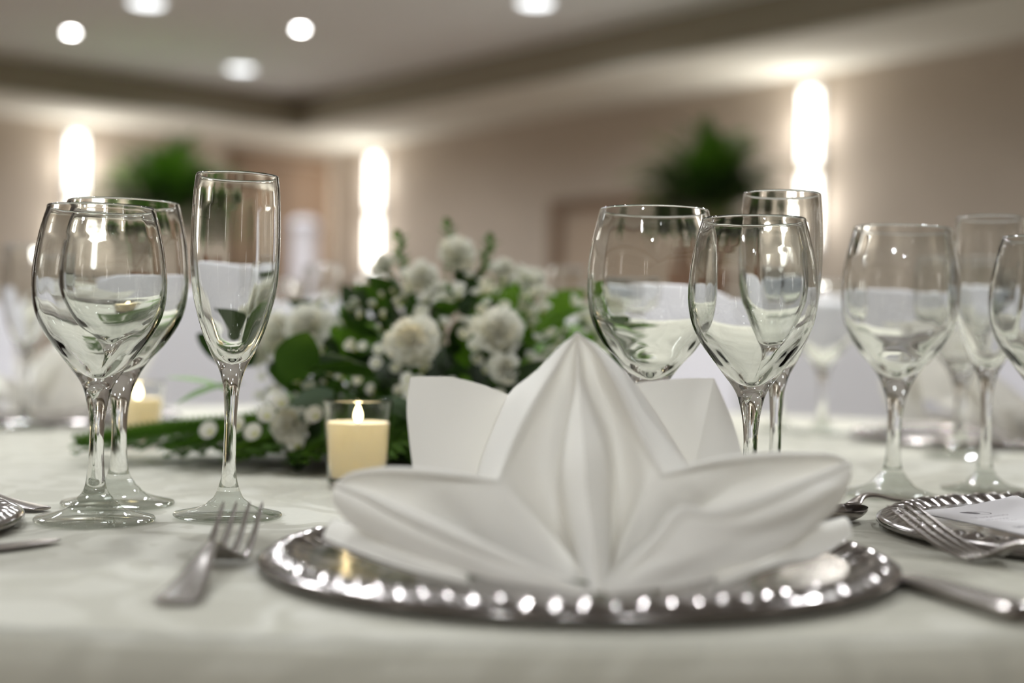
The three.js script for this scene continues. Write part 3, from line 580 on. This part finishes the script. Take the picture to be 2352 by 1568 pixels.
{
  const foam = new THREE.SphereGeometry(1, 28, 14, 0, Math.PI * 2, 0, Math.PI / 2).scale(0.115, 0.105, 0.115);
  mesh('floral_foam', foam, M.soil, arr);
  const rad = V(0.172, 0.15, 0.17);
  const surface = (az, el, k = 1) => V(Math.cos(el) * Math.sin(az) * rad.x * k, 0.012 + Math.sin(el) * rad.y * k, Math.cos(el) * Math.cos(az) * rad.z * k);
  for (let i = 0; i < 290; i++) {                  // leaves all round, turned outward
    const az = rr(-Math.PI, Math.PI), el = Math.asin(rr(0.02, 0.98)), p = surface(az, el, rr(0.72, 1.0)), out = p.clone().sub(V(0, 0.02, 0)).normalize();
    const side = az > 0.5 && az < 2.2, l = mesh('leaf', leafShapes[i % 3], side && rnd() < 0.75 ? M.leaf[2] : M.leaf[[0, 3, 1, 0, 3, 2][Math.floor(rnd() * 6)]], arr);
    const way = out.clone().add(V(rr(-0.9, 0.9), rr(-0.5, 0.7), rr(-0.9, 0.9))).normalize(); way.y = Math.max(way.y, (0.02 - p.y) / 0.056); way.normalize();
    l.position.copy(p); l.quaternion.setFromUnitVectors(V(0, 0, 1), way); l.rotateZ(rr(-1.2, 1.2)); l.scale.setScalar(rr(0.8, 1.25));
  }
  // broad grey-green and dark leaves low at the front left
  for (const [x, y, z, dx, dy, dz, s, m] of [[-0.088, 0.066, 0.215, -0.9, -0.45, 0.3, 0.85, 'g'], [-0.055, 0.078, 0.20, -0.8, 0.25, 0.3, 1, 0], [-0.05, 0.06, 0.2, 0.9, -0.3, 0.3, 1.05, 3], [-0.1, 0.088, 0.2, 0.7, 0.15, 0.5, 0.9, 'g'], [-0.165, 0.085, 0.17, -0.6, 0.5, 0.4, 1, 3], [-0.17, 0.07, 0.18, -0.9, -0.1, 0.4, 1, 1], [-0.13, 0.072, 0.19, 0.3, 0.8, 0.4, 0.95, 0], [-0.02, 0.05, 0.205, 0.8, 0.1, 0.5, 0.9, 3], [-0.11, 0.05, 0.2, -0.2, -0.8, 0.4, 0.9, 3], [-0.19, 0.06, 0.14, -0.9, 0.4, 0.2, 0.95, 2], [0.06, 0.07, 0.18, 0.5, 0.6, 0.5, 0.8, 3], [0.09, 0.12, 0.14, 0.7, 0.6, 0.3, 0.8, 2], [0.1, 0.10, 0.15, 0.8, 0.2, 0.4, 0.9, 1]]) {
    const l = mesh('leaf', bigLeaf, m === 'g' ? M.greyLeaf : M.leaf[m], arr); l.position.set(x, y, z); l.quaternion.setFromUnitVectors(V(0, 0, 1), V(dx, dy, dz).normalize()); l.rotateZ(rr(-0.5, 0.5)); l.scale.setScalar(s);
  }
  // carnations
  for (const [x, y, z, s] of [[-0.024, 0.107, 0.175, 1.02], [0.047, 0.116, 0.168, 1.0], [-0.118, 0.118, 0.13, 1.0], [-0.15, 0.112, 0.09, 0.95], [0.008, 0.187, 0.05, 0.85], [-0.022, 0.165, 0.09, 0.7], [0.052, 0.175, 0.04, 0.62], [0.08, 0.168, 0.01, 0.6], [-0.062, 0.18, 0.03, 0.55], [0.14, 0.13, -0.12, 1.0], [0.15, 0.115, -0.1, 0.9], [-0.12, 0.037, 0.225, 0.75], [0.055, 0.086, 0.19, 0.62], [-0.18, 0.098, 0.02, 0.9]])
    carnation(arr, x, y, z, V(x * 1.2, y - 0.03, z * 1.1 + 0.06), s);
  // sprays of small white blossoms in loose clusters
  const centres = [];
  for (let i = 0; i < 30; i++) centres.push([rr(-1.6, 1.6), Math.asin(rr(0.25, 0.98)), rr(0.98, 1.16)]);
  for (let k = 0; k < 285; k++) {
    const c = centres[k % centres.length], p = surface(c[0] + rr(-0.2, 0.2), Math.min(1.5, Math.max(0.05, c[1] + rr(-0.17, 0.17))), c[2] + rr(-0.05, 0.05)), out = p.clone().normalize();
    const b = mesh('blossom', k % 3 ? blossomGeo : budGeo, k % 4 ? M.petal : M.petalWarm, arr); b.position.copy(p); aim(b, out.clone().add(V(rr(-0.4, 0.4), rr(-0.2, 0.5), rr(-0.4, 0.4))), rnd() * 6); b.scale.setScalar(rr(0.85, 1.3));
    mesh('heart', heartGeo, M.blossomHeart, b);
  }
  const spray = mesh('spray_stems', merge(centres.map(([az, el, k]) => stemGeo(surface(az, el, 0.5), surface(az, el, k - 0.03), 0.0009))), M.stem, arr); spray.userData.kind = 'stuff';
  for (const [x, y, z] of [[-0.165, 0.036, 0.235], [-0.13, 0.055, 0.23], [-0.15, 0.03, 0.24], [-0.115, 0.02, 0.235], [-0.19, 0.03, 0.225], [-0.1, 0.045, 0.235], [-0.14, 0.045, 0.24]]) { const b = mesh('blossom', blossomGeo, M.petal, arr); b.position.set(x, y, z); aim(b, V(rr(-0.3, 0.1), 0.5, 1)); b.scale.setScalar(1.5); mesh('heart', heartGeo, M.blossomHeart, b); }
  // thin sprigs standing up at the top
  for (const [x, y, z, h, lean] of [[-0.005, 0.165, -0.02, 0.06, 0.02], [-0.045, 0.165, 0.02, 0.045, -0.12], [0.028, 0.165, 0.0, 0.045, 0.25]]) {
    const list = [stemGeo(V(0, 0, 0), V(0, h, 0), 0.0009)];
    for (let i = 0; i < 14; i++) { const g = leafShapes[2].clone().scale(0.5, 0.5, 0.55).rotateX(-0.7).rotateY(i * 2.4).translate(0, h * (0.25 + 0.75 * i / 13), 0); list.push(g); }
    const s = mesh('sprig', merge(list), M.leaf[1], arr); s.position.set(x, y, z); s.rotation.z = -lean;
  }
  // fern fronds spread on the cloth round the foot
  const frondGeo = (len, n) => { const list = [stemGeo(V(0, 0.003, 0), V(0, 0.002, len), 0.0008)]; for (let i = 0; i < n; i++) { const t = (i + 0.5) / n, w = 0.03 * Math.sin(Math.PI * (0.12 + 0.86 * t)) + 0.004; for (const s of [-1, 1]) { list.push(leafGeo(w, 0.0036, 0.2, -0.002, 3).rotateY(s * 0.95).translate(0, 0.004 + 0.003 * Math.sin(i * 1.7), len * t)); list.push(leafGeo(w * 0.5, 0.0024, 0.2, 0.004, 3).rotateX(-0.5).rotateY(s * 1.3).translate(0, 0.006, len * t)); } } return merge(list); };
  const fronds = [frondGeo(0.2, 44), frondGeo(0.15, 34)], more = [];
  for (let i = 0; i < 14; i++) more.push([-1.15 + i * 0.11, 0.1, rr(0.02, 0.06), rr(0.9, 1.1), i % 2 ? 0 : 1]);
  for (const [a, r, y, s, k] of [...more, [-0.6, 0.1, 0.03, 1, 0], [-0.42, 0.1, 0.025, 0.95, 0], [-0.25, 0.1, 0.02, 0.9, 1], [-0.08, 0.1, 0.02, 0.85, 1], [0.1, 0.1, 0.02, 0.9, 1], [0.3, 0.1, 0.02, 0.9, 1], [-0.8, 0.1, 0.025, 1.1, 0], [-1.0, 0.12, 0.02, 1.25, 0], [-1.2, 0.12, 0.02, 1.2, 0], [-0.5, 0.12, 0.05, 0.9, 1], [-0.3, 0.12, 0.045, 0.9, 1], [-0.7, 0.12, 0.045, 0.95, 1], [0.6, 0.1, 0.02, 0.9, 1], [0.95, 0.1, 0.02, 0.8, 1], [-1.6, 0.1, 0.02, 0.9, 1], [2.2, 0.1, 0.02, 0.9, 1], [3.0, 0.1, 0.02, 0.9, 1], [-2.4, 0.1, 0.02, 0.9, 1]]) {
    const f = mesh('fern_frond', fronds[k], M.fern[Math.round(rnd())], arr); f.position.set(Math.sin(a) * r, y + 0.004, Math.cos(a) * r); f.rotation.order = 'YXZ'; f.rotation.y = a; f.rotation.x = Math.atan2(y - 0.004, (k ? 0.15 : 0.2) * s); f.scale.setScalar(s);
  }
}

// ---------------------------------------------------------------- further tables, covered chairs and greenery, out of focus behind
const farCloth = clothGeometry(0.9, TABLE - 0.004, 15, 1.1, 160);
[[1.75, -5.0, 'white tablecloth on the guest table behind at the right'], [-2.05, -5.4, 'white tablecloth on the guest table behind at the left'], [-0.1, -6.35, 'white tablecloth on the guest table behind the flowers']].forEach(([x, z, label]) => { const c = mesh('tablecloth', farCloth, M.cloth); c.position.set(x, TABLE, z); tag(c, label, 'tablecloth'); });
[['flute', 1.2, -4.5, 'right'], ['wine', 1.3, -4.42, 'right'], ['goblet', 1.5, -4.4, 'right'], ['flute', -1.5, -4.9, 'left'], ['wine', -1.62, -4.8, 'left'], ['goblet', -1.8, -4.75, 'left'], ['flute', -0.6, -5.9, 'flowers'], ['wine', -0.5, -5.8, 'flowers'], ['goblet', 0.3, -5.8, 'flowers']].forEach(([k, x, z, side]) => ({ flute, wine, goblet })[k](x, z, `blurred clear ${{ flute: 'champagne flute', wine: 'wine glass', goblet: 'goblet' }[k]} on the guest table behind ${side === 'flowers' ? 'the flowers' : 'at the ' + side}`, 'glasses on the guest tables behind'));
const chairBack = (() => { const s = new THREE.Shape(); s.moveTo(-0.21, 0); s.lineTo(-0.2, 0.42); s.quadraticCurveTo(-0.19, 0.5, -0.1, 0.51); s.quadraticCurveTo(0, 0.525, 0.1, 0.51); s.quadraticCurveTo(0.19, 0.5, 0.2, 0.42); s.lineTo(0.21, 0); s.lineTo(-0.21, 0); return new THREE.ExtrudeGeometry(s, { depth: 0.05, bevelEnabled: true, bevelThickness: 0.012, bevelSize: 0.012, bevelSegments: 3, curveSegments: 12 }).translate(0, 0.44, -0.25).rotateX(0); })();
const chairSkirt = (() => { const pos = [], idx = [], n = 96; for (let i = 0; i <= 10; i++) for (let j = 0; j <= n; j++) { const a = j / n * Math.PI * 2, k = i / 10, c = Math.cos(a), s = Math.sin(a), q = Math.pow(Math.abs(c) ** 6 + Math.abs(s) ** 6, -1 / 6), r = 0.215 * q + k * (0.02 + 0.012 * Math.sin(a * 14)); pos.push(r * c, 0.46 - 0.455 * k, r * s); } for (let i = 0; i < 10; i++) for (let j = 0; j < n; j++) { const a = i * (n + 1) + j, b = a + n + 1; idx.push(a, a + 1, b, b, a + 1, b + 1); } const g = new THREE.BufferGeometry(); g.setAttribute('position', new THREE.Float32BufferAttribute(pos, 3)).setIndex(idx); g.computeVertexNormals(); return g; })();
const chairSeat = rbox(0.44, 0.07, 0.44, 0.03, 0, 0.445, 0, 4);
[[-0.72, -3.15, 0.3, 'white covered chair right behind the left candle'], [0.72, -2.95, -0.35, 'white covered chair behind the far right charger'], [1.16, -3.35, -0.2, 'white covered chair at the right picture edge'], [-0.46, -3.7, 0.1, 'white covered chair behind the champagne flute at left'], [-1.45, -3.4, 0.5, 'white covered chair at the left picture edge'], [0.35, -3.8, 0, 'white covered chair behind the flowers']].forEach(([x, z, turn, label]) => {
  const t = thing('covered_chair', label, 'chair', [x, 0, z], turn + Math.PI, 'chairs in white covers');
  mesh('back_cover', chairBack, M.chairCover, t); mesh('seat_cover', chairSeat, M.chairCover, t); mesh('skirt', chairSkirt, M.chairCover, t);
});
// leafy plants in brown pots on tall brown stands by the walls
const standGeo = lathe([[0, 0], [0.17, 0], [0.18, 0.02], [0.17, 0.05], [0.13, 0.09], [0.115, 0.2], [0.11, 0.72], [0.125, 0.86], [0.16, 0.9], [0.165, 0.93], [0, 0.93]], 40), potGeo = lathe([[0, 0.931], [0.1, 0.931], [0.145, 1.2], [0.155, 1.22], [0.155, 1.26], [0.14, 1.26], [0.135, 1.24], [0, 1.23]], 40);
const frondLong = (() => { const list = [], n = 16, at = (t) => V(0, 0.34 * t - 0.36 * t * t, 0.36 * t); for (let i = 0; i < n; i++) { const t = (i + 1) / (n + 1), p = at(t), w = 0.085 * Math.sin(Math.PI * (0.15 + 0.82 * t)); for (const s of [-1, 1]) list.push(leafGeo(w, 0.012, 0.15, -0.012, 3).rotateY(s * 1.0).translate(p.x, p.y, p.z)); } list.push(new THREE.TubeGeometry(new THREE.CatmullRomCurve3([0, 0.25, 0.5, 0.75, 1].map(at)), 12, 0.003, 5)); return merge(list); })();
[[0.965, -7.2, 1.25, 'tall green plant on a brown stand behind the right-hand glasses'], [-2.17, -9.0, 1.5, 'tall green plant on a brown stand behind the left-hand glasses']].forEach(([x, z, s, label]) => {
  const t = thing('potted_plant', label, 'plant', [x, 0, z]);
  mesh('stand', standGeo, M.terracotta, t); mesh('pot', potGeo, M.terracotta, t);
  for (let i = 0; i < 170; i++) {                 // a dense round head of fronds
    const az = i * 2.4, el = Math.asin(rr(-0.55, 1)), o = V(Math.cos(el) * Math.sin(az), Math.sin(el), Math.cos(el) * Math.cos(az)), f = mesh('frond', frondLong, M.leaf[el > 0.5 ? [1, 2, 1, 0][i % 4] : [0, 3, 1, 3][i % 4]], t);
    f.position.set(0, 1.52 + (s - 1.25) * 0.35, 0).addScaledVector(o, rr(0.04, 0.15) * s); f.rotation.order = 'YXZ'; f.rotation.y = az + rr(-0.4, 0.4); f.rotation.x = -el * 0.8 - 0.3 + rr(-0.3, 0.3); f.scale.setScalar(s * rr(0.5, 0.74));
  }
  mesh('stem', new THREE.CylinderGeometry(0.018, 0.022, 0.4, 10).translate(0, 1.42, 0), M.terracotta, t);
});
{
  const t = thing('white_pedestal', 'slim white pedestal standing before the brown doors', 'pedestal', [-1.395, 0, -9.5], ROOM.turn);
  mesh('base', lathe([[0, 0], [0.15, 0], [0.155, 0.02], [0.14, 0.07], [0.1, 0.1], [0, 0.1]], 32), M.plinth, t); mesh('shaft', lathe([[0, 0.1], [0.095, 0.1], [0.09, 1.58], [0, 1.58]], 32), M.plinth, t); mesh('cap', lathe([[0, 1.58], [0.095, 1.58], [0.105, 1.59], [0.105, 1.61], [0.09, 1.63], [0.05, 1.655], [0, 1.66]], 32), M.plinth, t);
}

renderer.render(scene, camera);
